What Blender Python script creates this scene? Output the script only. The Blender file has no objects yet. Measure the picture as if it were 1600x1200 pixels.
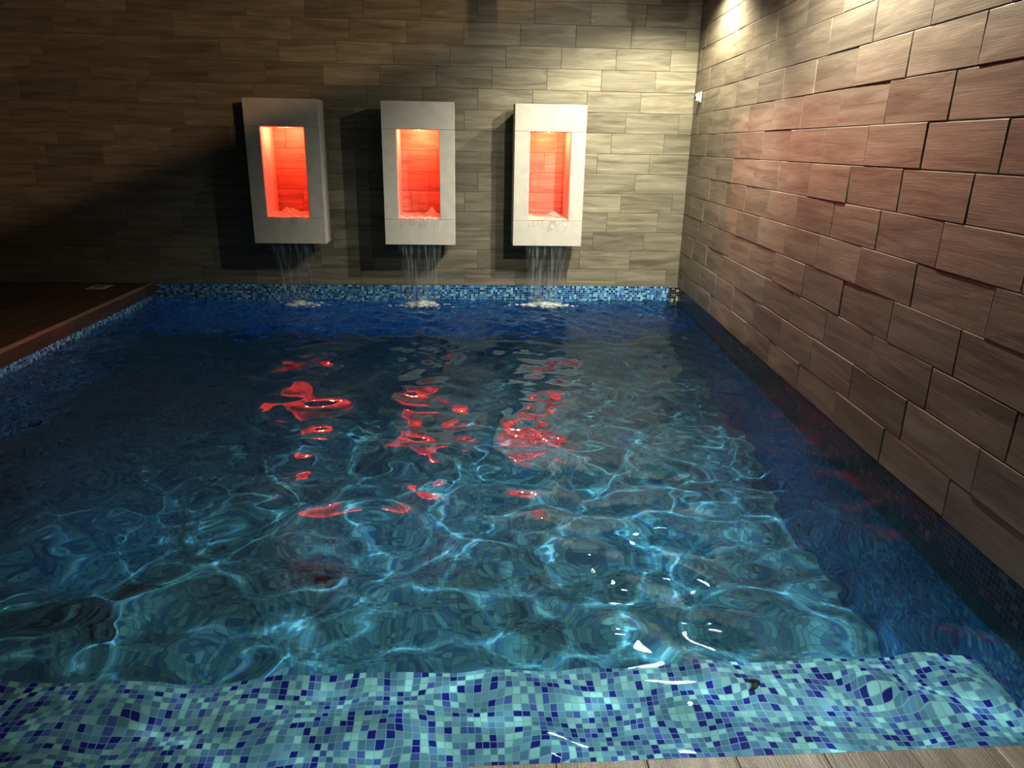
import bpy, bmesh, math, random
import numpy as np
from mathutils import Vector, Matrix

random.seed(7)
rng = np.random.RandomState(11)
col = bpy.context.scene.collection
sc = bpy.context.scene

# ------------------------------------------------------------------ layout (metres)
CAMH = 1.4527
D = 7.767            # back wall
XR = 2.353           # right wall at the back corner
SK = -0.0696         # right wall leans in towards the near end
XL = -3.255          # left pool edge
Y0 = 1.39            # near pool edge
WZ = -0.165          # water level
FZ = -1.55           # pool floor
LEDGE_Z = -0.60
LEDGE_Y = 2.22
CEIL = 3.30
XFAR = -7.2          # left wall of the room
YB = -2.4            # wall behind the camera
ROW = 0.2
ROW0 = 0.18
TL = 0.552


def XW(y):           # x of the right wall face at depth y
    return XR + SK * (D - y)


# ------------------------------------------------------------------ helpers
def obj(name, verts, faces, mat=None, parent=None, smooth=False):
    me = bpy.data.meshes.new(name)
    me.from_pydata([tuple(v) for v in verts], [], faces)
    me.validate()
    me.update()
    o = bpy.data.objects.new(name, me)
    col.objects.link(o)
    if mat:
        for m in (mat if isinstance(mat, (list, tuple)) else [mat]):
            me.materials.append(m)
    if smooth:
        me.polygons.foreach_set('use_smooth', [True] * len(me.polygons))
    if parent:
        o.parent = parent
    return o


def from_bm(name, bm, mat=None, parent=None, smooth=False):
    me = bpy.data.meshes.new(name)
    bm.normal_update()
    bm.to_mesh(me)
    bm.free()
    o = bpy.data.objects.new(name, me)
    col.objects.link(o)
    if mat:
        me.materials.append(mat)
    if smooth:
        me.polygons.foreach_set('use_smooth', [True] * len(me.polygons))
    if parent:
        o.parent = parent
    return o


def bm_box(bm, x0, x1, y0, y1, z0, z1, bev=0.0):
    r = bmesh.ops.create_cube(bm, size=1.0)
    vs = r['verts']
    for v in vs:
        v.co = Vector(((x0 + x1) / 2 + v.co.x * (x1 - x0), (y0 + y1) / 2 + v.co.y * (y1 - y0), (z0 + z1) / 2 + v.co.z * (z1 - z0)))
    if bev > 0:
        es = list({e for v in vs for e in v.link_edges})
        bmesh.ops.bevel(bm, geom=es, offset=bev, segments=2, affect='EDGES', profile=0.6)
    return vs


def bm_cyl(bm, c, r0, r1, h, axis='Z', seg=24):
    m = Matrix.Translation(Vector(c))
    if axis == 'X':
        m = m @ Matrix.Rotation(math.pi / 2, 4, 'Y')
    elif axis == 'Y':
        m = m @ Matrix.Rotation(-math.pi / 2, 4, 'X')
    bmesh.ops.create_cone(bm, cap_ends=True, segments=seg, radius1=r0, radius2=r1, depth=h, matrix=m)


def empty(name, loc, label, cat, group=None):
    o = bpy.data.objects.new(name, None)
    col.objects.link(o)
    o.location = loc
    o.empty_display_size = 0.1
    o['label'] = label
    o['category'] = cat
    if group:
        o['group'] = group
    return o


def tag(o, label=None, cat=None, kind=None, group=None):
    if label: o['label'] = label
    if cat: o['category'] = cat
    if kind: o['kind'] = kind
    if group: o['group'] = group
    return o


# ------------------------------------------------------------------ materials
class NT:
    def __init__(s, name):
        s.m = bpy.data.materials.new(name)
        s.m.use_nodes = True
        s.t = s.m.node_tree
        s.t.nodes.clear()
        s.out = s.n('ShaderNodeOutputMaterial')

    def n(s, typ, **kw):
        nd = s.t.nodes.new(typ)
        for k, v in kw.items():
            if k.startswith('i_'):
                nd.inputs[k[2:].replace('_', ' ')].default_value = v
            else:
                setattr(nd, k, v)
        return nd

    def l(s, a, b):
        s.t.links.new(a, b)

    def math(s, op, a, b=None, clamp=False):
        nd = s.n('ShaderNodeMath', operation=op, use_clamp=clamp)
        for i, v in enumerate((a, b)):
            if v is None: continue
            if isinstance(v, (int, float)): nd.inputs[i].default_value = v
            else: s.l(v, nd.inputs[i])
        return nd.outputs[0]

    def mix(s, f, a, b, mode='MIX'):
        nd = s.n('ShaderNodeMix', data_type='RGBA', blend_type=mode)
        for i, v in ((0, f), (6, a), (7, b)):
            if isinstance(v, (int, float)): nd.inputs[i].default_value = v
            elif isinstance(v, tuple): nd.inputs[i].default_value = v
            else: s.l(v, nd.inputs[i])
        return nd.outputs[2]

    def ramp(s, f, stops, interp='LINEAR'):
        nd = s.n('ShaderNodeValToRGB')
        cr = nd.color_ramp
        cr.interpolation = interp
        while len(cr.elements) < len(stops): cr.elements.new(0.5)
        for e, (p, c) in zip(cr.elements, stops):
            e.position = p
            e.color = c
        s.l(f, nd.inputs[0])
        return nd.outputs[0]

    def noise(s, vec, scale, detail=4, rough=0.55):
        nd = s.n('ShaderNodeTexNoise')
        nd.inputs['Scale'].default_value = scale
        nd.inputs['Detail'].default_value = detail
        nd.inputs['Roughness'].default_value = rough
        s.l(vec, nd.inputs['Vector'])
        return nd.outputs['Fac']


def tile_mat(name, dark, light, bump=0.35, rough=0.55, tint=(1, 1, 1), contrast=1.0):
    """stone / wood look porcelain: UV.x runs along each tile, UV.y across, colour attr 'tone' per tile"""
    t = NT(name)
    uv = t.n('ShaderNodeUVMap').outputs[0]
    at = t.n('ShaderNodeVertexColor', layer_name='tone').outputs[0]
    sep = t.n('ShaderNodeSeparateColor')
    t.l(at, sep.inputs[0])
    mp = t.n('ShaderNodeMapping')
    mp.inputs['Scale'].default_value = (1.3, 13.0, 1.0)
    t.l(uv, mp.inputs['Vector'])
    add = t.n('ShaderNodeVectorMath', operation='ADD')
    comb = t.n('ShaderNodeCombineXYZ')
    t.l(t.math('MULTIPLY', sep.outputs[1], 37.0), comb.inputs[0])
    t.l(t.math('MULTIPLY', sep.outputs[2], 91.0), comb.inputs[1])
    t.l(mp.outputs[0], add.inputs[0])
    t.l(comb.outputs[0], add.inputs[1])
    wnd = t.n('ShaderNodeTexNoise')
    wnd.inputs['Scale'].default_value = 1.1
    wnd.inputs['Detail'].default_value = 5
    wnd.inputs['Roughness'].default_value = 0.62
    wnd.inputs['Distortion'].default_value = 0.9
    t.l(add.outputs[0], wnd.inputs['Vector'])
    mp2 = t.n('ShaderNodeMapping')
    mp2.inputs['Scale'].default_value = (6, 160, 1)
    t.l(uv, mp2.inputs['Vector'])
    fine = t.noise(mp2.outputs[0], 1.0, 2)
    c = t.ramp(wnd.outputs['Fac'], [(0.28, (*dark, 1)), (0.5, tuple((a + b) / 2 for a, b in zip(dark, light)) + (1,)), (0.72, (*light, 1))])
    tone = t.math('ADD', t.math('MULTIPLY', sep.outputs[0], 0.55 * contrast), 1.0 - 0.27 * contrast)
    c = t.mix(1.0, c, t.n('ShaderNodeCombineColor').outputs[0], 'MULTIPLY') if False else c
    vm = t.n('ShaderNodeVectorMath', operation='SCALE')
    t.l(c, vm.inputs[0])
    t.l(t.math('MULTIPLY', tone, t.math('ADD', t.math('MULTIPLY', fine, 0.3), 0.85)), vm.inputs['Scale'])
    p = t.n('ShaderNodeBsdfPrincipled')
    t.l(vm.outputs[0], p.inputs['Base Color'])
    p.inputs['Roughness'].default_value = rough
    p.inputs['Specular IOR Level'].default_value = 0.35
    tc = t.n('ShaderNodeTexCoord').outputs['Object']
    grit = t.noise(tc, 260, 2, 0.7)
    h = t.math('ADD', t.math('MULTIPLY', grit, 0.4), t.math('ADD', t.math('MULTIPLY', wnd.outputs['Fac'], 0.9), t.math('MULTIPLY', fine, 0.5)))
    b = t.n('ShaderNodeBump')
    b.inputs['Strength'].default_value = bump
    b.inputs['Distance'].default_value = 0.0025
    t.l(h, b.inputs['Height'])
    t.l(b.outputs[0], p.inputs['Normal'])
    t.l(p.outputs[0], t.out.inputs[0])
    return t.m


def plain(name, c, rough=0.6, metal=0.0, spec=0.4, noise_amt=0.12, nscale=18, bump=0.1):
    t = NT(name)
    tc = t.n('ShaderNodeTexCoord').outputs['Object']
    f = t.noise(tc, nscale, 5)
    cc = t.ramp(f, [(0.3, tuple(x * (1 - noise_amt) for x in c) + (1,)), (0.7, tuple(min(1, x * (1 + noise_amt)) for x in c) + (1,))])
    p = t.n('ShaderNodeBsdfPrincipled')
    t.l(cc, p.inputs['Base Color'])
    p.inputs['Roughness'].default_value = rough
    p.inputs['Metallic'].default_value = metal
    p.inputs['Specular IOR Level'].default_value = spec
    b = t.n('ShaderNodeBump')
    b.inputs['Strength'].default_value = bump
    b.inputs['Distance'].default_value = 0.002
    t.l(t.noise(tc, nscale * 12, 3), b.inputs['Height'])
    t.l(b.outputs[0], p.inputs['Normal'])
    t.l(p.outputs[0], t.out.inputs[0])
    return t.m


def mosaic_mat(name, pitch=0.0245, stops=None, grout=(0.30, 0.40, 0.42), seed=0.0):
    t = NT(name)
    uv = t.n('ShaderNodeUVMap').outputs[0]
    sc_ = t.n('ShaderNodeVectorMath', operation='SCALE')
    t.l(uv, sc_.inputs[0])
    sc_.inputs['Scale'].default_value = 1.0 / pitch
    fl = t.n('ShaderNodeVectorMath', operation='FLOOR')
    t.l(sc_.outputs[0], fl.inputs[0])
    fr = t.n('ShaderNodeVectorMath', operation='FRACTION')
    t.l(sc_.outputs[0], fr.inputs[0])
    wn = t.n('ShaderNodeTexWhiteNoise', noise_dimensions='4D')
    t.l(fl.outputs[0], wn.inputs['Vector'])
    wn.inputs['W'].default_value = seed
    c = t.ramp(wn.outputs['Value'], stops, 'CONSTANT')
    sp = t.n('ShaderNodeSeparateXYZ')
    t.l(fr.outputs[0], sp.inputs[0])
    ex = t.math('ABSOLUTE', t.math('SUBTRACT', sp.outputs[0], 0.5))
    ey = t.math('ABSOLUTE', t.math('SUBTRACT', sp.outputs[1], 0.5))
    e = t.math('GREATER_THAN', t.math('MAXIMUM', ex, ey), 0.445)
    cs = t.n('ShaderNodeSeparateColor')
    t.l(wn.outputs['Color'], cs.inputs[0])
    br = t.n('ShaderNodeVectorMath', operation='SCALE')
    t.l(c, br.inputs[0])
    t.l(t.math('ADD', t.math('MULTIPLY', cs.outputs[1], 0.35), 0.8), br.inputs['Scale'])
    cc = t.mix(e, br.outputs[0], (*grout, 1))
    p = t.n('ShaderNodeBsdfPrincipled')
    t.l(cc, p.inputs['Base Color'])
    t.l(t.math('ADD', t.math('MULTIPLY', e, 0.5), 0.22), p.inputs['Roughness'])
    bp = t.n('ShaderNodeBump')
    bp.inputs['Strength'].default_value = 0.4
    bp.inputs['Distance'].default_value = 0.001
    t.l(t.math('SUBTRACT', t.math('MULTIPLY', cs.outputs[2], 0.3), e), bp.inputs['Height'])
    t.l(bp.outputs[0], p.inputs['Normal'])
    t.l(p.outputs[0], t.out.inputs[0])
    return t.m


M_back = tile_mat('back_wall_tile', (0.16, 0.145, 0.105), (0.38, 0.355, 0.275), bump=0.3, rough=0.5, contrast=0.6)
M_right = tile_mat('right_wall_tile', (0.135, 0.113, 0.086), (0.295, 0.255, 0.198), bump=0.6, rough=0.5, contrast=0.5)
M_deck = tile_mat('deck_tile', (0.035, 0.029, 0.022), (0.125, 0.107, 0.088), bump=1.0, rough=0.42, contrast=0.6)
M_deck_left = tile_mat('left_deck_tile', (0.085, 0.055, 0.04), (0.15, 0.10, 0.075), bump=0.4, rough=0.4, contrast=0.5)
M_grout = plain('grout', (0.20, 0.175, 0.145), 0.9)
M_grout_light = plain('grout_light', (0.42, 0.37, 0.30), 0.85)
M_stone = plain('cast_stone', (0.62, 0.60, 0.54), 0.75, noise_amt=0.07, nscale=9, bump=0.25)
M_dark = plain('dark_mount', (0.045, 0.04, 0.035), 0.9)
M_niche = plain('niche_lining', (0.55, 0.50, 0.44), 0.45)
M_white = plain('white_plastic', (0.72, 0.68, 0.56), 0.4, noise_amt=0.03)
M_blackp = plain('black_plastic', (0.02, 0.02, 0.02), 0.4)
M_metal = plain('steel', (0.55, 0.53, 0.48), 0.3, metal=0.9, noise_amt=0.05)
M_ceiling = plain('ceiling_paint', (0.10, 0.09, 0.08), 0.9)
M_room_wall = plain('dark_wall', (0.07, 0.055, 0.04), 0.85)  # even dark brown for the room walls out of view

pal = [(0.0, (0.02, 0.025, 0.24, 1)), (0.14, (0.09, 0.13, 0.36, 1)), (0.24, (0.15, 0.27, 0.38, 1)),
       (0.52, (0.22, 0.38, 0.45, 1)), (0.74, (0.40, 0.62, 0.58, 1))]
M_mos = mosaic_mat('pool_mosaic', 0.0262, pal)
pal_b = [(0.0, (0.01, 0.05, 0.20, 1)), (0.22, (0.03, 0.17, 0.42, 1)), (0.48, (0.07, 0.32, 0.62, 1)), (0.76, (0.30, 0.62, 0.78, 1))]
M_mos_band = mosaic_mat('band_mosaic', 0.0240, pal_b, grout=(0.35, 0.5, 0.6), seed=3.0)
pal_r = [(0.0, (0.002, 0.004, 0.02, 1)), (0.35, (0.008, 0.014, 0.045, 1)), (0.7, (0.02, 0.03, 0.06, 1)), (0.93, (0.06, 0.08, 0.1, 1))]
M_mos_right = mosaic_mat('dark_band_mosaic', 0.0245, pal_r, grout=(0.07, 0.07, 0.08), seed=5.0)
pal_f = [(0.0, (0.07, 0.20, 0.34, 1)), (0.2, (0.11, 0.29, 0.38, 1)), (0.5, (0.14, 0.34, 0.40, 1)), (0.8, (0.17, 0.38, 0.42, 1))]
M_mos_floor = mosaic_mat('deep_floor_mosaic', 0.0262, pal_f, grout=(0.09, 0.18, 0.2), seed=12.0)
pal_d = [(0.0, (0.02, 0.12, 0.40, 1)), (0.25, (0.04, 0.24, 0.60, 1)), (0.55, (0.07, 0.34, 0.68, 1)), (0.8, (0.16, 0.48, 0.72, 1))]
M_mos_side = mosaic_mat('side_mosaic', 0.0262, pal_d, grout=(0.10, 0.16, 0.2), seed=8.0)


# ------------------------------------------------------------------ tiled surfaces
def tile_field(name, mats, origin, U, V, N, rows, u_range, joint0, shift, length, gap=0.003, chamfer=0.003,
               thick=0.010, jit_out=0.001, jit_tilt=0.001, jit_v=0.0, seed=1, back=0.0):
    """rows: list of (v0, v1, row index). Tiles run along U. N points out of the wall."""
    r = random.Random(seed)
    o, U, V, N = (np.array(a, float) for a in (origin, U, V, N))
    verts, faces, uvs, tones, mi = [], [], [], [], []

    def quad(ids, uv, tone, m):
        faces.append(ids); uvs.append(uv); tones.append(tone); mi.append(m)

    u0, u1 = u_range
    for (v0, v1, j) in rows:
        off = (joint0 + shift * j) % length
        k0 = math.floor((u0 - off) / length)
        k = k0
        while off + k * length < u1:
            a = max(u0, off + k * length) + gap / 2
            b = min(u1, off + (k + 1) * length) - gap / 2
            k += 1
            if b - a < 0.012: continue
            dv = r.uniform(-jit_v, jit_v)
            va, vb = v0 + gap / 2 + dv * .5, v1 - gap / 2 + dv
            base = thick + r.uniform(0, jit_out)
            h = [base + r.uniform(-jit_tilt, jit_tilt) for _ in range(4)]
            tone = (r.random(), r.random(), r.random(), 1)
            c = chamfer
            cu = min(c, (b - a) * .3)
            corners = [(a, va), (b, va), (b, vb), (a, vb)]
            inner = [(a + cu, va + c), (b - cu, va + c), (b - cu, vb - c), (a + cu, vb - c)]
            n0 = len(verts)
            for (p, q) in corners: verts.append(o + U * p + V * q + N * 0.0)
            for (p, q), hh in zip(corners, h): verts.append(o + U * p + V * q + N * (hh - c * .7))
            for (p, q), hh in zip(inner, h): verts.append(o + U * p + V * q + N * hh)
            uvc = [(p, q) for p, q in corners]
            uvi = [(p, q) for p, q in inner]
            quad([n0 + 8, n0 + 9, n0 + 10, n0 + 11], uvi, tone, 0)
            for e in range(4):
                f = (e + 1) % 4
                quad([n0 + 4 + e, n0 + 4 + f, n0 + 8 + f, n0 + 8 + e], [uvc[e], uvc[f], uvi[f], uvi[e]], tone, 0)
                quad([n0 + e, n0 + f, n0 + 4 + f, n0 + 4 + e], [uvc[e], uvc[f], uvc[f], uvc[e]], tone, 0)
    # grout bed and wall body
    vmin, vmax = rows[0][0], rows[-1][1]
    n0 = len(verts)
    g = thick * 0.55
    for (p, q) in ((u0, vmin), (u1, vmin), (u1, vmax), (u0, vmax)): verts.append(o + U * p + V * q + N * g)
    for (p, q) in ((u0, vmin), (u1, vmin), (u1, vmax), (u0, vmax)): verts.append(o + U * p + V * q - N * back)
    z4 = [(0, 0)] * 4
    quad([n0, n0 + 1, n0 + 2, n0 + 3], z4, (0.5, 0.5, 0.5, 1), 1)
    quad([n0 + 7, n0 + 6, n0 + 5, n0 + 4], z4, (0.5, 0.5, 0.5, 1), 1)
    for e in range(4):
        f = (e + 1) % 4
        quad([n0 + 4 + e, n0 + 4 + f, n0 + f, n0 + e], z4, (0.5, 0.5, 0.5, 1), 1)
    if np.cross(U, V) @ N < 0:
        faces = [f[::-1] for f in faces]; uvs = [u[::-1] for u in uvs]
    me = bpy.data.meshes.new(name)
    me.from_pydata([tuple(v) for v in verts], [], faces)
    for m in mats: me.materials.append(m)
    me.polygons.foreach_set('material_index', mi)
    ul = me.uv_layers.new(name='UVMap')
    ul.data.foreach_set('uv', [x for f in uvs for p in f for x in p])
    ca = me.color_attributes.new('tone', 'FLOAT_COLOR', 'CORNER')
    ca.data.foreach_set('color', [x for f, tn in zip(faces, tones) for _ in f for x in tn])
    me.update()
    ob = bpy.data.objects.new(name, me)
    col.objects.link(ob)
    return ob


rows = [(0.0, ROW0, 1)] + [(ROW0 + ROW * (j - 2), ROW0 + ROW * (j - 1), j) for j in range(2, 19)]
rows = [(a, min(b, CEIL), j) for a, b, j in rows if a < CEIL]
tag(tile_field('wall_back', [M_back, M_grout], (0, D + 0.010, 0), (1, 0, 0), (0, 0, 1), (0, -1, 0), rows,
               (XFAR, XR), 1.106 - 13 * TL / 4, TL / 4, TL, jit_out=0.0015, jit_tilt=0.0006, jit_v=0.0006, chamfer=0.0022, gap=0.003, seed=3, back=0.12), kind='structure')
# right wall: u measured from the back corner towards the camera
ln = math.hypot(1, SK)
Ur = (SK / ln, -1 / ln, 0)
Nr = (-1 / ln, -SK / ln, 0)
tag(tile_field('wall_right', [M_right, M_grout], (XR + 0.010, D, 0), Ur, (0, 0, 1), Nr, rows,
               (0.0, (D - YB) * ln), 2.883 - 8 * 0.14, 0.14, 0.552, jit_out=0.0042, jit_tilt=0.0028, jit_v=0.0022, chamfer=0.0035, gap=0.0028, seed=5, back=0.12), kind='structure')

# room shell outside the picture
def slab(name, x0, x1, y0, y1, z0, z1, mat):
    bm = bmesh.new(); bm_box(bm, x0, x1, y0, y1, z0, z1)
    return tag(from_bm(name, bm, mat), kind='structure')
slab('ceiling', XFAR - .1, XR + .12, YB - .1, D + .12, CEIL + 0.002, CEIL + .12, M_ceiling)
slab('wall_left', XFAR - .12, XFAR, YB, D, -.02, CEIL, M_room_wall)
slab('wall_front', XFAR, XW(YB), YB - .12, YB, -.02, CEIL, M_room_wall)

# ------------------------------------------------------------------ deck and coping
def deck_rows(a, b, w, first):
    out = []; j = 0; v = first
    while v > a: v -= w
    while v < b:
        p, q = max(a, v), min(b, v + w)
        if q - p > 0.015: out.append((p, q, j))
        v += w; j += 1
    return out
XD = 1.905   # near deck right limit at the near edge (right wall there)
# near deck: planks run along Y, rows step along X
tag(tile_field('floor', [M_deck, M_grout], (0, 0, -0.010), (0, 1, 0), (1, 0, 0), (0, 0, 1),
               deck_rows(XFAR, XW(Y0) - 0.002, 0.2285, -0.009), (YB, Y0), Y0, 0, 1.2, gap=0.004, chamfer=0.003, jit_out=0.0005, jit_tilt=0.0004, seed=9, back=0.1), kind='structure')
tag(tile_field('floor_left', [M_deck_left, M_grout], (0, 0, -0.010), (0, 1, 0), (1, 0, 0), (0, 0, 1),
               deck_rows(XFAR, XL - 0.062, 0.2285, XL - 0.062), (Y0, D), 0.3, 0.14, 0.62, gap=0.004, chamfer=0.003, jit_out=0.0005, jit_tilt=0.0004, seed=10, back=0.1), kind='structure')
# raised bullnose coping along the left edge: top strip and face
cop = tile_field('trim_1', [M_deck_left, M_grout_light], (XL - 0.012, 0, 0), (0, 1, 0), (0, 0, 1), (1, 0, 0),
                 [(-0.105, 0.0, 0)], (Y0, D), 0.12, 0, 0.40, gap=0.004, chamfer=0.004, thick=0.012, jit_out=0.001, jit_tilt=0.0008, seed=12, back=0.05)
tag(cop, kind='structure')
slab('trim_2', XW(Y0) * -0 + XFAR, XW(Y0), Y0 - 0.02, Y0 + 0.0, -0.14, -0.012, M_grout)

# ------------------------------------------------------------------ pool basin (mosaic)
class MU:
    def __init__(s): s.v = []; s.f = []; s.uv = []; s.m = []
    def quad(s, pts, uv, m=0):
        n = len(s.v); s.v += pts; s.f.append([n + i for i in range(len(pts))]); s.uv.append(uv); s.m.append(m)
    def build(s, name, mats):
        o = obj(name, s.v, s.f, mats)
        ul = o.data.uv_layers.new(name='UVMap')
        ul.data.foreach_set('uv', [x for f in s.uv for p in f for x in p])
        o.data.polygons.foreach_set('material_index', s.m)
        return o

B = MU()
xr0, xr1 = XW(Y0), XR
yb = D - 0.012
xl = XL - 0.002
# floor
B.quad([(xl, Y0, FZ), (xr0, Y0, FZ), (xr1, yb, FZ), (xl, yb, FZ)], [(xl, Y0), (xr0, Y0), (xr1, yb), (xl, yb)], 5)
# ledge tread and riser
xlg = XW(LEDGE_Y)
B.quad([(xl, Y0, LEDGE_Z), (xr0, Y0, LEDGE_Z), (xlg, LEDGE_Y, LEDGE_Z), (xl, LEDGE_Y, LEDGE_Z)], [(xl, Y0), (xr0, Y0), (xlg, LEDGE_Y), (xl, LEDGE_Y)], 0)
B.quad([(xl, LEDGE_Y, FZ), (xl, LEDGE_Y, LEDGE_Z), (xlg, LEDGE_Y, LEDGE_Z), (xlg, LEDGE_Y, FZ)], [(xl, FZ), (xl, LEDGE_Z), (xlg, LEDGE_Z), (xlg, FZ)], 3)
# near wall
B.quad([(xl, Y0, FZ), (xl, Y0, -.02), (xr0, Y0, -.02), (xr0, Y0, FZ)], [(xl, FZ), (xl, -.02), (xr0, -.02), (xr0, FZ)], 0)
# back wall band + underwater
B.quad([(xl, yb, -.30), (xr1, yb, -.30), (xr1, yb, -.002), (xl, yb, -.002)], [(xl, -.30), (xr1, -.30), (xr1, -.002), (xl, -.002)], 1)
B.quad([(xl, yb, FZ), (xr1, yb, FZ), (xr1, yb, -.30), (xl, yb, -.30)], [(xl, FZ), (xr1, FZ), (xr1, -.3), (xl, -.3)], 3)
B.quad([(xl, yb, -.002), (xr1, yb, -.002), (xr1, D + .02, -.002), (xl, D + .02, -.002)], [(0, 0)] * 4, 4)
# left wall
B.quad([(xl, Y0, FZ), (xl, yb, FZ), (xl, yb, -.105), (xl, Y0, -.105)], [(Y0, FZ), (yb, FZ), (yb, -.105), (Y0, -.105)], 1)
# right wall
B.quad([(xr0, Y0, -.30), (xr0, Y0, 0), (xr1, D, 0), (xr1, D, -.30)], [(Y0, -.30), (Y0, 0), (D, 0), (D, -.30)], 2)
B.quad([(xr0, Y0, FZ), (xr0, Y0, -.30), (xr1, D, -.30), (xr1, D, FZ)], [(Y0, FZ), (Y0, -.30), (D, -.30), (D, FZ)], 3)
basin = tag(B.build('pool_basin', [M_mos, M_mos_band, M_mos_right, M_mos_side, M_grout_light, M_mos_floor]), 'rectangular sunken pool lined with blue and aqua mosaic', 'pool', kind='structure')
basin.cycles.is_caustics_receiver = True

# small rendered stub where the band meets the right wall
bm = bmesh.new(); bm_box(bm, XR - 0.105, XR - 0.003, D - 0.07, D - 0.012, -0.32, -0.004, 0.006)
stub = from_bm('trim_3', bm, mosaic_mat('stub_mosaic', 0.0245, [(0, (0.01, 0.01, 0.02, 1)), (0.45, (0.1, 0.16, 0.2, 1)), (0.7, (0.3, 0.36, 0.33, 1)), (0.85, (0.5, 0.5, 0.4, 1))], grout=(0.35, 0.32, 0.24), seed=9.0))
ul = stub.data.uv_layers.new(name='UVMap')
for lp in stub.data.loops:
    co = stub.data.vertices[lp.vertex_index].co
    ul.data[lp.index].uv = (co.x + co.y, co.z)
tag(stub, kind='structure')

# ------------------------------------------------------------------ water
falls = [(-1.71, 0.40), (-0.44, 0.44), (0.835, 0.46)]
def wave_height(X, Y):
    r = np.random.RandomState(4)
    H = np.zeros_like(X)
    far = np.clip((Y - 2.0) / 5.5, 0, 1)
    spec = [(0.95, 0.0066, 6), (0.55, 0.0040, 10), (0.34, 0.0021, 16), (0.21, 0.0011, 18), (0.13, 0.00028, 16)]
    for lam, amp, n in spec:
        for i in range(n):
            th = r.uniform(0, 2 * math.pi)
            l = lam * r.uniform(0.75, 1.3)
            k = 2 * math.pi / l
            a = amp * r.uniform(0.5, 1.3) * (l / lam) / math.sqrt(n) * 1.66 * (0.5 + 0.75 * abs(math.sin(th)))
            # warp the phase a little so crests are not endless lines
            ph = r.uniform(0, 6.28) + 0.9 * np.sin(X * r.uniform(.8, 2.2) + r.uniform(0, 6)) + 0.9 * np.sin(Y * r.uniform(.8, 2.2) + r.uniform(0, 6))
            s = np.sin(k * (X * math.cos(th) + Y * math.sin(th)) + ph)
            H += a * s
    for fx, amp in falls:
        for fy, l, a in ((7.42, 0.30, 0.0030), (7.42, 0.11, 0.0022)):
            rr = np.hypot(X - fx, Y - fy)
            H += amp * 2.2 * a * np.sin(2 * math.pi * rr / l) / (0.35 + rr) * np.exp(-rr / (2.4 if l > .2 else .9)) * 0.5
    # choppy near the falls
    chop = np.exp(-np.clip(7.45 - Y, 0, 9) / 1.7)
    for i in range(26):
        th = r.uniform(0, 6.28); l = r.uniform(0.07, 0.22); k = 6.283 / l
        H += chop * 0.0080 * l * np.sin(k * (X * math.cos(th) + Y * math.sin(th)) + r.uniform(0, 6))
    return H

nx, ny = 300, 400
s_ = np.linspace(0, 1, ny)
ys = Y0 - 0.004 + (D - 0.010 - Y0 + .004) * s_
V = np.zeros((ny, nx, 3))
for j, y in enumerate(ys):
    xa, xb = XL - 0.006, XW(y) + 0.004
    V[j, :, 0] = np.linspace(xa, xb, nx); V[j, :, 1] = y
V[:, :, 2] = WZ + wave_height(V[:, :, 0], V[:, :, 1])
V = V.reshape(-1, 3)
idx = np.arange(nx * ny).reshape(ny, nx)
F = np.stack([idx[:-1, :-1], idx[:-1, 1:], idx[1:, 1:], idx[1:, :-1]], -1).reshape(-1, 4)
me = bpy.data.meshes.new('pool_water')
me.vertices.add(len(V)); me.vertices.foreach_set('co', V.ravel())
me.loops.add(F.size); me.loops.foreach_set('vertex_index', F.ravel())
me.polygons.add(len(F)); me.polygons.foreach_set('loop_start', np.arange(0, F.size, 4)); me.polygons.foreach_set('loop_total', np.full(len(F), 4))
me.update(calc_edges=True)
me.polygons.foreach_set('use_smooth', np.ones(len(F), bool))
water = bpy.data.objects.new('pool_water', me); col.objects.link(water)
t = NT('water')
g = t.n('ShaderNodeBsdfRefraction', i_IOR=1.333, i_Roughness=0.0)
g.inputs['Color'].default_value = (0.76, 0.92, 0.98, 1)
gl = t.n('ShaderNodeBsdfGlossy', i_Roughness=0.0)
gl.inputs['Color'].default_value = (0.94, 0.97, 1, 1)
fr = t.n('ShaderNodeFresnel', i_IOR=1.333)
mx = t.n('ShaderNodeMixShader')
t.l(fr.outputs[0], mx.inputs[0]); t.l(g.outputs[0], mx.inputs[1]); t.l(gl.outputs[0], mx.inputs[2])
t.l(mx.outputs[0], t.out.inputs[0])
me.materials.append(t.m)
water.cycles.is_caustics_caster = True
tag(water, 'rippling blue pool water with red and white reflections', 'water', kind='stuff')

# ------------------------------------------------------------------ lights
def lamp(name, loc, power, color, radius, typ='POINT', target=None, angle=120, blend=0.6, caustic=False, parent=None):
    ld = bpy.data.lights.new(name, typ)
    ld.energy = power; ld.color = color; ld.shadow_soft_size = radius
    o = bpy.data.objects.new(name, ld); col.objects.link(o)
    o.location = loc
    if typ == 'SPOT':
        ld.spot_size = math.radians(angle); ld.spot_blend = blend
        d = Vector(target) - Vector(loc)
        o.rotation_euler = d.to_track_quat('-Z', 'Y').to_euler()
    if caustic: ld.cycles.is_caustics_light = True
    if parent:
        o.parent = parent
        o.matrix_parent_inverse = Matrix.Translation(-Vector(parent.location))
    return o

t = NT('lens_glow')
e = t.n('ShaderNodeEmission'); e.inputs[0].default_value = (1, 0.93, 0.82, 1); e.inputs[1].default_value = 22
t.l(e.outputs[0], t.out.inputs[0]); M_lens = t.m

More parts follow.
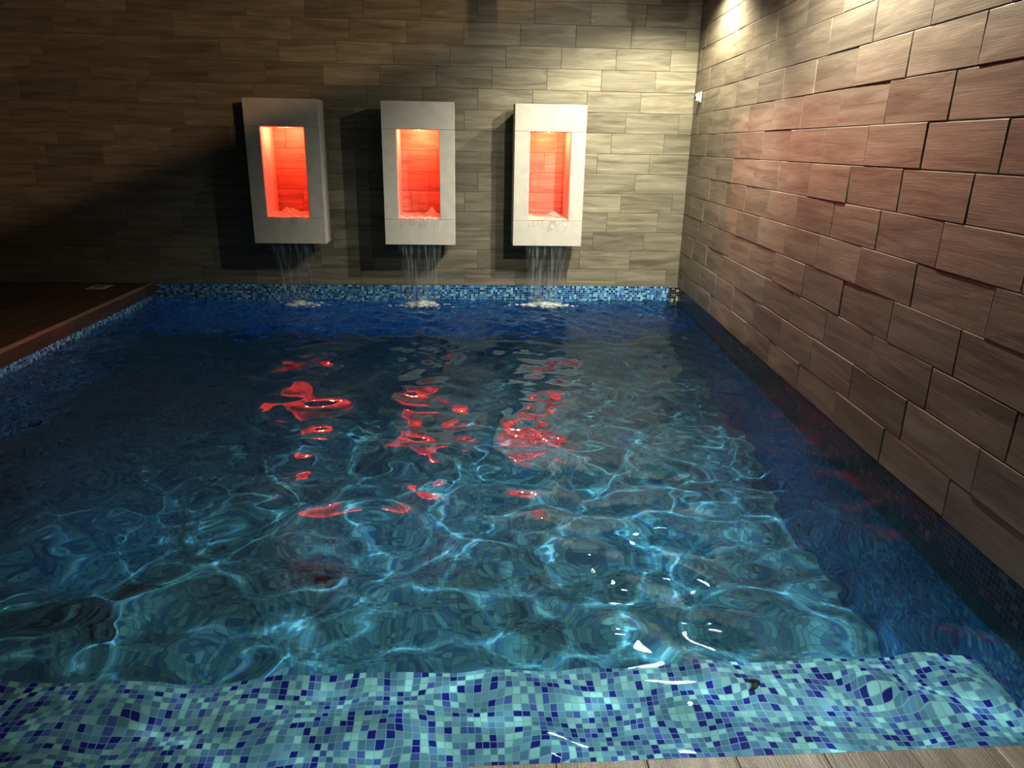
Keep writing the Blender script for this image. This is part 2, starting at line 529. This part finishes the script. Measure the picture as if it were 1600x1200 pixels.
def downlight(loc, power, color, radius, target, angle, blend, label, caustic=True, lens_r=0.045):
    root = empty('ceiling_spotlight', loc, label, 'spotlight', None)
    z = loc[2]
    bm = bmesh.new(); bm_cyl(bm, (0, 0, 0.09), lens_r + .012, lens_r + .012, 0.14)
    from_bm('housing', bm, M_blackp, root, True)
    bm = bmesh.new(); bm_cyl(bm, (0, 0, (CEIL - z + 0.16) / 2), 0.012, 0.012, max(0.02, CEIL - z - 0.16), seg=12)
    from_bm('stem', bm, M_blackp, root, True)
    bm = bmesh.new(); bm_cyl(bm, (0, 0, CEIL - z - 0.012), 0.05, 0.05, 0.02)
    from_bm('ceiling_plate', bm, M_blackp, root, True)
    bm = bmesh.new(); bm_cyl(bm, (0, 0, 0.012), lens_r, lens_r, 0.012)
    from_bm('lens', bm, M_lens, root)
    lamp('bulb', (loc[0], loc[1], z - 0.03), power, color, radius, 'SPOT', target, angle, blend, caustic, root)
    return root

L1 = Vector((1.52, 5.0, 2.60))
r1 = downlight(L1, 205, (1.0, 0.95, 0.82), 0.006, (1.25, 7.0, 0.3), 126, 1.0, 'black ceiling spotlight over the middle of the pool beside the right wall', lens_r=0.13)
# unseen flap added to shade the left end of the back wall
fd = []
for az, z_ in ((math.atan2(7.767 - 5.0, -2.45 - 1.52), 0.055), (math.atan2(7.767 - 5.0, -7.0 - 1.52), 0.055), (math.radians(184), 0.055)):
    for zz in (z_ - .03, -0.095):
        fd.append(Vector((math.cos(az) * .11, math.sin(az) * .11, zz)))
obj('beam_blocker', fd + [v * 1.02 for v in fd], [[0, 2, 3, 1], [2, 4, 5, 3], [7, 9, 8, 6], [9, 11, 10, 8], [1, 3, 9, 7], [3, 5, 11, 9], [0, 6, 8, 2], [2, 8, 10, 4], [0, 1, 7, 6], [4, 10, 11, 5]], M_blackp, r1)
r2 = downlight((0.98, 2.35, 2.65), 740, (0.96, 0.98, 0.90), 0.010, (0.85, 2.75, 0), 98, 0.9, 'black ceiling spotlight over the near end of the pool', lens_r=0.06)
bm = bmesh.new(); bm_box(bm, .100, .104, -.25, .25, -.34, .06)  # unseen plate added to keep this beam off the right wall
from_bm('beam_blocker', bm, M_blackp, r2)
lamp('bulb', (1.20, 2.66, 2.58), 270, (1.0, 0.94, 0.82), 0.012, 'SPOT', (1.65, 7.7, 0.8), 60, 1.0, False, r2)
downlight((1.66, 3.9, 3.05), 380, (1.0, 0.95, 0.82), 0.02, (1.75, 3.5, 0), 165, 0.6, 'black fill spotlight added on the ceiling between the two over the right side of the pool', lens_r=0.05, caustic=False)  # unseen fill lamp added to brighten the upper right wall
downlight((1.86, 6.65, 2.95), 210, (1.0, 0.94, 0.74), 0.04, (1.88, 6.9, 0), 140, 0.6, 'black ceiling spotlight in the back right corner', caustic=False, lens_r=0.09)
# added blue fill lights, unseen in the step riser, tinting the far water
for i, x in enumerate((-2.2, -0.35, 1.3)):
    root = empty('added_blue_fill', (x, LEDGE_Y + .004, -0.88), 'round unseen fill light added in the riser of the pool step, facing the far wall', 'added fill light', 'added underwater fill lights in the step riser')
    bm = bmesh.new(); bm_cyl(bm, (0, .011, 0), .085, .075, .022, 'Y', 32); from_bm('bezel', bm, M_metal, root, False)
    bm = bmesh.new(); bm_cyl(bm, (0, .025, 0), .060, .055, .006, 'Y', 32); from_bm('lens', bm, M_white, root, False)
    lamp('bulb', (x, LEDGE_Y + .06, -0.88), 120, (0.20, 0.56, 0.86), 0.05, 'SPOT', (x * .9, 7.7, -0.95), 66, 1.0, False, root)
# warm lamp behind the camera with an unseen added flap that shades the low left part of the back wall
WL = Vector((1.45, 0.1, 2.3))
root = empty('wall_floodlight', WL, 'warm floodlight behind the camera with a flap added to cast a shadow edge', 'floodlight')
lamp('bulb', WL, 560, (1.0, 0.63, 0.34), 0.012, 'SPOT', (-3.0, 7.7, 2.2), 110, 0.3, False, root)
# flap lies in the plane through the lamp and the shadow line on the back wall
A = Vector((-4.713, D, 0.564)); Bq = Vector((0.903, D, 2.794))
def lerp(p, s): return WL + (p - WL) * s
dA, dB = A - WL, (Bq + (Bq - A) * 0.45) - WL
f0, f1 = WL + (A - (Bq - A) * .8 - WL) * 0.07, WL + dB * 0.07
n = dA.cross(dB).normalized()
if n.z > 0: n = -n
dn = n * 0.55
fl = [f0 - WL, f1 - WL, f1 + dn - WL, f0 + dn - WL]
th = dA.normalized() * 0.004
obj('shadow_flap', fl + [p + th for p in fl], [[0, 1, 2, 3], [7, 6, 5, 4], [0, 4, 5, 1], [1, 5, 6, 2], [2, 6, 7, 3], [3, 7, 4, 0]], M_blackp, root)
bm = bmesh.new(); bm_box(bm, -0.06, 0.06, -0.12, -0.03, -0.05, 0.05, 0.01)
from_bm('housing', bm, M_blackp, root)

# ------------------------------------------------------------------ cascade boxes
YF = 7.307
def fall_mat():
    t = NT('falling_water')
    tc = t.n('ShaderNodeTexCoord').outputs['Object']
    mp = t.n('ShaderNodeMapping'); mp.inputs['Scale'].default_value = (60, 3, 3.0); t.l(tc, mp.inputs[0])
    f = t.noise(mp.outputs[0], 1.0, 4, 0.7)
    a = t.ramp(f, [(0.45, (0, 0, 0, 1)), (0.75, (1, 1, 1, 1))])
    tr = t.n('ShaderNodeBsdfTransparent')
    d = t.n('ShaderNodeBsdfDiffuse'); d.inputs[0].default_value = (0.8, 0.85, 0.85, 1)
    g = t.n('ShaderNodeBsdfGlossy', i_Roughness=0.15)
    m1 = t.n('ShaderNodeMixShader'); m1.inputs[0].default_value = 0.5
    t.l(d.outputs[0], m1.inputs[1]); t.l(g.outputs[0], m1.inputs[2])
    m2 = t.n('ShaderNodeMixShader')
    t.l(t.math('ADD', t.math('MULTIPLY', a, 0.38), 0.03), m2.inputs[0])
    t.l(tr.outputs[0], m2.inputs[1]); t.l(m1.outputs[0], m2.inputs[2])
    t.l(m2.outputs[0], t.out.inputs[0])
    return t.m
def foam_mat():
    t = NT('foam')
    tc = t.n('ShaderNodeTexCoord').outputs['Object']
    f = t.noise(tc, 38, 5, 0.75)
    a = t.ramp(f, [(0.38, (0, 0, 0, 1)), (0.62, (1, 1, 1, 1))])
    tr = t.n('ShaderNodeBsdfTransparent')
    p = t.n('ShaderNodeBsdfPrincipled'); p.inputs['Base Color'].default_value = (0.75, 0.8, 0.8, 1); p.inputs['Roughness'].default_value = 0.5
    m2 = t.n('ShaderNodeMixShader')
    t.l(t.math('MULTIPLY', a, 0.7), m2.inputs[0])
    t.l(tr.outputs[0], m2.inputs[1]); t.l(p.outputs[0], m2.inputs[2])
    t.l(m2.outputs[0], t.out.inputs[0])
    return t.m
M_fall, M_foam = fall_mat(), foam_mat()
M_wet = plain('wet_film', (0.6, 0.55, 0.48), 0.08, spec=0.9, bump=0.8, nscale=30)

def ring_front(bm, xs, zs, hole, y0, y1):
    pass

def cascade(x0, label, xin0, xin1, fall_label, strength, seed):
    r = random.Random(seed)
    W, zb, zt = 0.693, 0.488, 1.826
    nz0, nz1 = 0.735, 1.578
    x1 = x0 + W
    cx = (x0 + x1) / 2
    root = empty('cascade_box', (cx, D, zb), label, 'wall fountain', 'stone cascade boxes with glowing niches on the back wall')
    def L(x, y, z): return (x - cx, y - D, z - zb)
    YS = YF + 0.27
    def block(name, a, b, c, d, y0=YF, y1=YS, m=M_stone, bev=0.004):
        bm = bmesh.new()
        p, q = L(a, y0, c), L(b, y1, d)
        bm_box(bm, p[0], q[0], p[1], q[1], p[2], q[2], bev)
        return from_bm(name, bm, m, root)
    block('top_slab', x0, x1, nz1, zt)
    block('bottom_slab', x0, x1, zb, nz0 - 0.001)
    block('side_slab', x0, xin0, nz0, nz1 - 0.001)
    block('side_slab', xin1, x1, nz0, nz1 - 0.001)
    # dark recessed carcass behind the slabs, and the niche lining that reaches the wall
    i = 0.045
    bm = bmesh.new()
    tk = 0.02
    for (a, b, c, d) in ((x0 + i, xin0 - tk, zb + i, zt - i), (xin1 + tk, x1 - i, zb + i, zt - i), (xin0 - tk, xin1 + tk, nz1 + tk, zt - i), (xin0 - tk, xin1 + tk, zb + i, nz0 - tk)):
        p, q = L(a, YS, c), L(b, D - .004, d)
        bm_box(bm, p[0], q[0], p[1], q[1], p[2], q[2])
    from_bm('mount', bm, M_dark, root)
    bm = bmesh.new()
    ya, yb_ = YF + 0.012, D - .004
    for (a, b, c, d) in ((xin0 - tk, xin0 + 0.004, nz0, nz1), (xin1 - 0.004, xin1 + tk, nz0, nz1), (xin0 - tk, xin1 + tk, nz1 - 0.004, nz1 + tk), (xin0 - tk, xin1 + tk, nz0 - tk, nz0 + 0.004)):
        p, q = L(a, ya, c), L(b, yb_, d)
        bm_box(bm, p[0], q[0], p[1], q[1], p[2], q[2])
    from_bm('niche_lining', bm, M_niche, root)
    # lamp strip in the niche ceiling
    bm = bmesh.new(); p, q = L(cx - .06, YF + .10, nz1 - .010), L(cx + .06, YF + .18, nz1 - .004)
    bm_box(bm, p[0], q[0], p[1], q[1], p[2], q[2], .004)
    from_bm('niche_lamp', bm, M_lens_red, root)
    lamp('bulb', ((xin0 + xin1) / 2, YF + .20, nz1 - .024), 50, (1.0, 0.064, 0.034), 0.010, parent=root)
    # churning water on the niche floor
    n1, n2 = 44, 40
    vs, fs = [], []
    sx = r.uniform(0.3, 0.75)
    ph = [(r.uniform(20, 75), r.uniform(20, 75), r.uniform(0, 6)) for _ in range(14)]
    for j in range(n2):
        for k in range(n1):
            x = xin0 + .004 + (xin1 - xin0 - .008) * k / (n1 - 1); y = YF + .004 + (D - .01 - YF) * j / (n2 - 1)
            h = sum(math.sin(a * x + b * y + c) for a, b, c in ph) * .0022
            bx = xin0 + (xin1 - xin0) * sx
            bump = math.exp(-((x - bx) / .055) ** 2 - ((y - (YF + .30)) / .07) ** 2)
            h = h * (1 + 2.5 * bump) + .035 * bump
            edge = min(1, (y - YF) / .03)
            vs.append(L(x, y, nz0 + .020 * edge + .004 + h * edge)); 
    for j in range(n2 - 1):
        for k in range(n1 - 1):
            a = j * n1 + k; fs.append([a, a + 1, a + 1 + n1, a + n1])
    obj('niche_water', vs, fs, M_wet, root, True)
    # waterfall: wet film on the lower slab, free strands below it, foam at the pool
    fx = (xin0 + xin1) / 2
    fr = empty('waterfall', (fx, YF, WZ), fall_label, 'waterfall', 'thin waterfalls under the cascade boxes')
    def Lf(x, y, z): return (x - fx, y - YF, z - WZ)
    def ribbon(xa, xb, wob, za, zb_, ya, yb2, seg=14, taper=1.0):
        vs, fs = [], []
        p1, p2 = r.uniform(0, 6), r.uniform(0, 6)
        for k in range(seg + 1):
            s = k / seg
            c = xa + (xb - xa) * s + .004 * math.sin(9 * s + p1)
            w = wob * (1 - .55 * s * taper) * (1 + .25 * math.sin(13 * s + p2))
            z = za + (zb_ - za) * s
            y = ya + (yb2 - ya) * s + .006 * math.sin(7 * s + p2)
            for e, dy in ((-1, 0), (0, -.006), (1, 0)): vs.append(Lf(c + e * w, y + dy, z))
            if k:
                n = len(vs) - 6
                fs += [[n, n + 1, n + 4, n + 3], [n + 1, n + 2, n + 5, n + 4]]
        return vs, fs
    def merged(name, ribs, m, par=None):
        V_, F_ = [], []
        for v, f in ribs:
            n = len(V_); V_ += v; F_ += [[q + n for q in ff] for ff in f]
        o = obj(name, V_, F_, m, par or fr, True)
        if par: o.matrix_parent_inverse = Matrix.Translation(fr.location - par.location)
        return o
    wd = xin1 - xin0
    ribs = []
    for k in range(9):
        x = xin0 + wd * (k + .5) / 9
        ribs.append(ribbon(x, x + r.uniform(-.006, .006), wd / 18 * r.uniform(.8, 1.25), nz0 + .018, nz0 - r.uniform(.03, .11), YF - .004, YF - .004, 8))
    merged('wet_film', ribs, M_fall, root)
    ribs = []
    nst = int(13 * strength)
    for k in range(nst):
        s = (k + r.uniform(.1, .9)) / nst
        x = xin0 + wd * s
        xe = fx + (x - fx) * 0.72 + r.uniform(-.03, .03)
        ribs.append(ribbon(x, xe, r.uniform(.006, .028), zb - .006, WZ + .004, YF + .02, YF + .15, 16))
    for k in range(4):
        x = xin0 + wd * (k + .5) / 4
        ribs.append(ribbon(x, fx + (x - fx) * .6, .055, zb - .006, WZ + .004, YF + .05, YF + .17, 16, taper=.7))
    merged('falling_strands', ribs, M_fall)
    # foam mound with droplets
    bm = bmesh.new()
    for k in range(int(90 * strength)):
        a, d = r.uniform(0, 6.28), abs(r.gauss(0, .5))
        px, py = .34 * d * math.cos(a), .15 + .13 * d * math.sin(a)
        rad = r.uniform(.018, .05) * math.exp(-d)
        m = Matrix.Translation((px, py, r.uniform(-.005, .045) * math.exp(-d))) @ Matrix.Diagonal((1.5, 1.1, .55, 1))
        bmesh.ops.create_icosphere(bm, subdivisions=2, radius=rad, matrix=m)
    for k in range(int(60 * strength)):
        a, d = r.uniform(0, 6.28), r.uniform(.2, 1)
        m = Matrix.Translation((.30 * d * math.cos(a), .13 + .14 * d * math.sin(a), r.uniform(.0, .16) * (1.2 - d)))
        bmesh.ops.create_icosphere(bm, subdivisions=1, radius=r.uniform(.002, .0055), matrix=m)
    from_bm('splash_foam', bm, M_foam, fr, True)['kind'] = 'stuff'

t = NT('niche_lamp_glow')
e = t.n('ShaderNodeEmission'); e.inputs[0].default_value = (1, 0.10, 0.03, 1); e.inputs[1].default_value = 10
t.l(e.outputs[0], t.out.inputs[0]); M_lens_red = t.m
cascade(-2.057, 'pale stone box with glowing red niche, leftmost of three on the back wall', -1.913, -1.508, 'faint thin waterfall beneath the leftmost stone box', 0.6, 21)
cascade(-0.783, 'pale stone box with glowing red niche, middle one of three on the back wall', -0.642, -0.237, 'streaky waterfall with white splash beneath the middle stone box', 1.0, 22)
cascade(0.487, 'pale stone box with glowing red niche, nearest the right wall', 0.634, 1.039, 'wide streaky waterfall with white splash beneath the stone box nearest the right wall', 1.25, 23)

# ------------------------------------------------------------------ small wall device
yy = 7.50
xw = XW(yy)
root = empty('wall_sensor', (xw, yy, 1.93), 'small pale rectangular sensor box high on the right wall near the corner', 'sensor')
root.rotation_euler = (0, 0, math.atan(-SK) * -1)
bm = bmesh.new(); bm_box(bm, -.022, -.006, -.055, .055, -.05, .05, .004); from_bm('back_plate', bm, M_white, root)
bm = bmesh.new(); bm_box(bm, -.052, -.022, -.033, .033, -.036, .036, .008); from_bm('body', bm, M_white, root)
bm = bmesh.new(); bm_cyl(bm, (-.056, 0, -.004), .016, .013, .010, 'X'); from_bm('lens', bm, M_blackp, root, True)
bm = bmesh.new(); bm_cyl(bm, (-.024, -.043, .038), .005, .005, .006, 'X', 12); from_bm('screw', bm, M_blackp, root)
bm = bmesh.new(); bm_cyl(bm, (-.024, -.043, -.038), .005, .005, .006, 'X', 12); from_bm('screw', bm, M_blackp, root)

# ------------------------------------------------------------------ pale plate set in the left deck
root = empty('floor_plate', (-3.70, 7.50, 0.003), 'small pale square cover plate on the dark left deck', 'cover plate')
bm = bmesh.new(); bm_box(bm, -.09, .09, -.11, .11, 0, .008, .003); from_bm('plate', bm, M_white, root)
bm = bmesh.new(); bm_cyl(bm, (0, 0, .009), .05, .046, .006); from_bm('lid', bm, M_metal, root)

# ------------------------------------------------------------------ world, camera
w = bpy.data.worlds.new('World'); sc.world = w; w.use_nodes = True
w.node_tree.nodes['Background'].inputs[0].default_value = (0.5, 0.4, 0.35, 1)
w.node_tree.nodes['Background'].inputs[1].default_value = 0.002

yaw, pitch, roll, fpx = 0.0691269, 0.3207353, 0.0187756, 1124.836
cd = bpy.data.cameras.new('camera'); cam = bpy.data.objects.new('camera', cd); col.objects.link(cam)
cy, sy, cp, sp = math.cos(yaw), math.sin(yaw), math.cos(pitch), math.sin(pitch)
fwd = Vector((sy * cp, cy * cp, -sp)); rt = Vector((cy, -sy, 0)); up = rt.cross(fwd)
r2 = rt * math.cos(roll) + up * math.sin(roll); u2 = -rt * math.sin(roll) + up * math.cos(roll)
mw = Matrix.Identity(4)
for i in range(3):
    mw[i][0], mw[i][1], mw[i][2] = r2[i], u2[i], -fwd[i]
mw[2][3] = CAMH
cam.matrix_world = mw
cd.sensor_fit = 'HORIZONTAL'; cd.sensor_width = 36; cd.lens = fpx * 36 / 1600
cd.clip_start = 0.05
sc.camera = cam

sc.view_settings.view_transform = 'Standard'
sc.view_settings.look = 'None'
sc.view_settings.exposure = 0.22
sc.view_settings.gamma = 0.80
sc.cycles.use_denoising = True
sc.cycles.max_bounces = 8
sc.cycles.transmission_bounces = 6
sc.cycles.transparent_max_bounces = 10
sc.cycles.sample_clamp_indirect = 4.0
sc.cycles.caustics_refractive = True
sc.cycles.caustics_reflective = False
sc.cycles.blur_glossy = 0.3
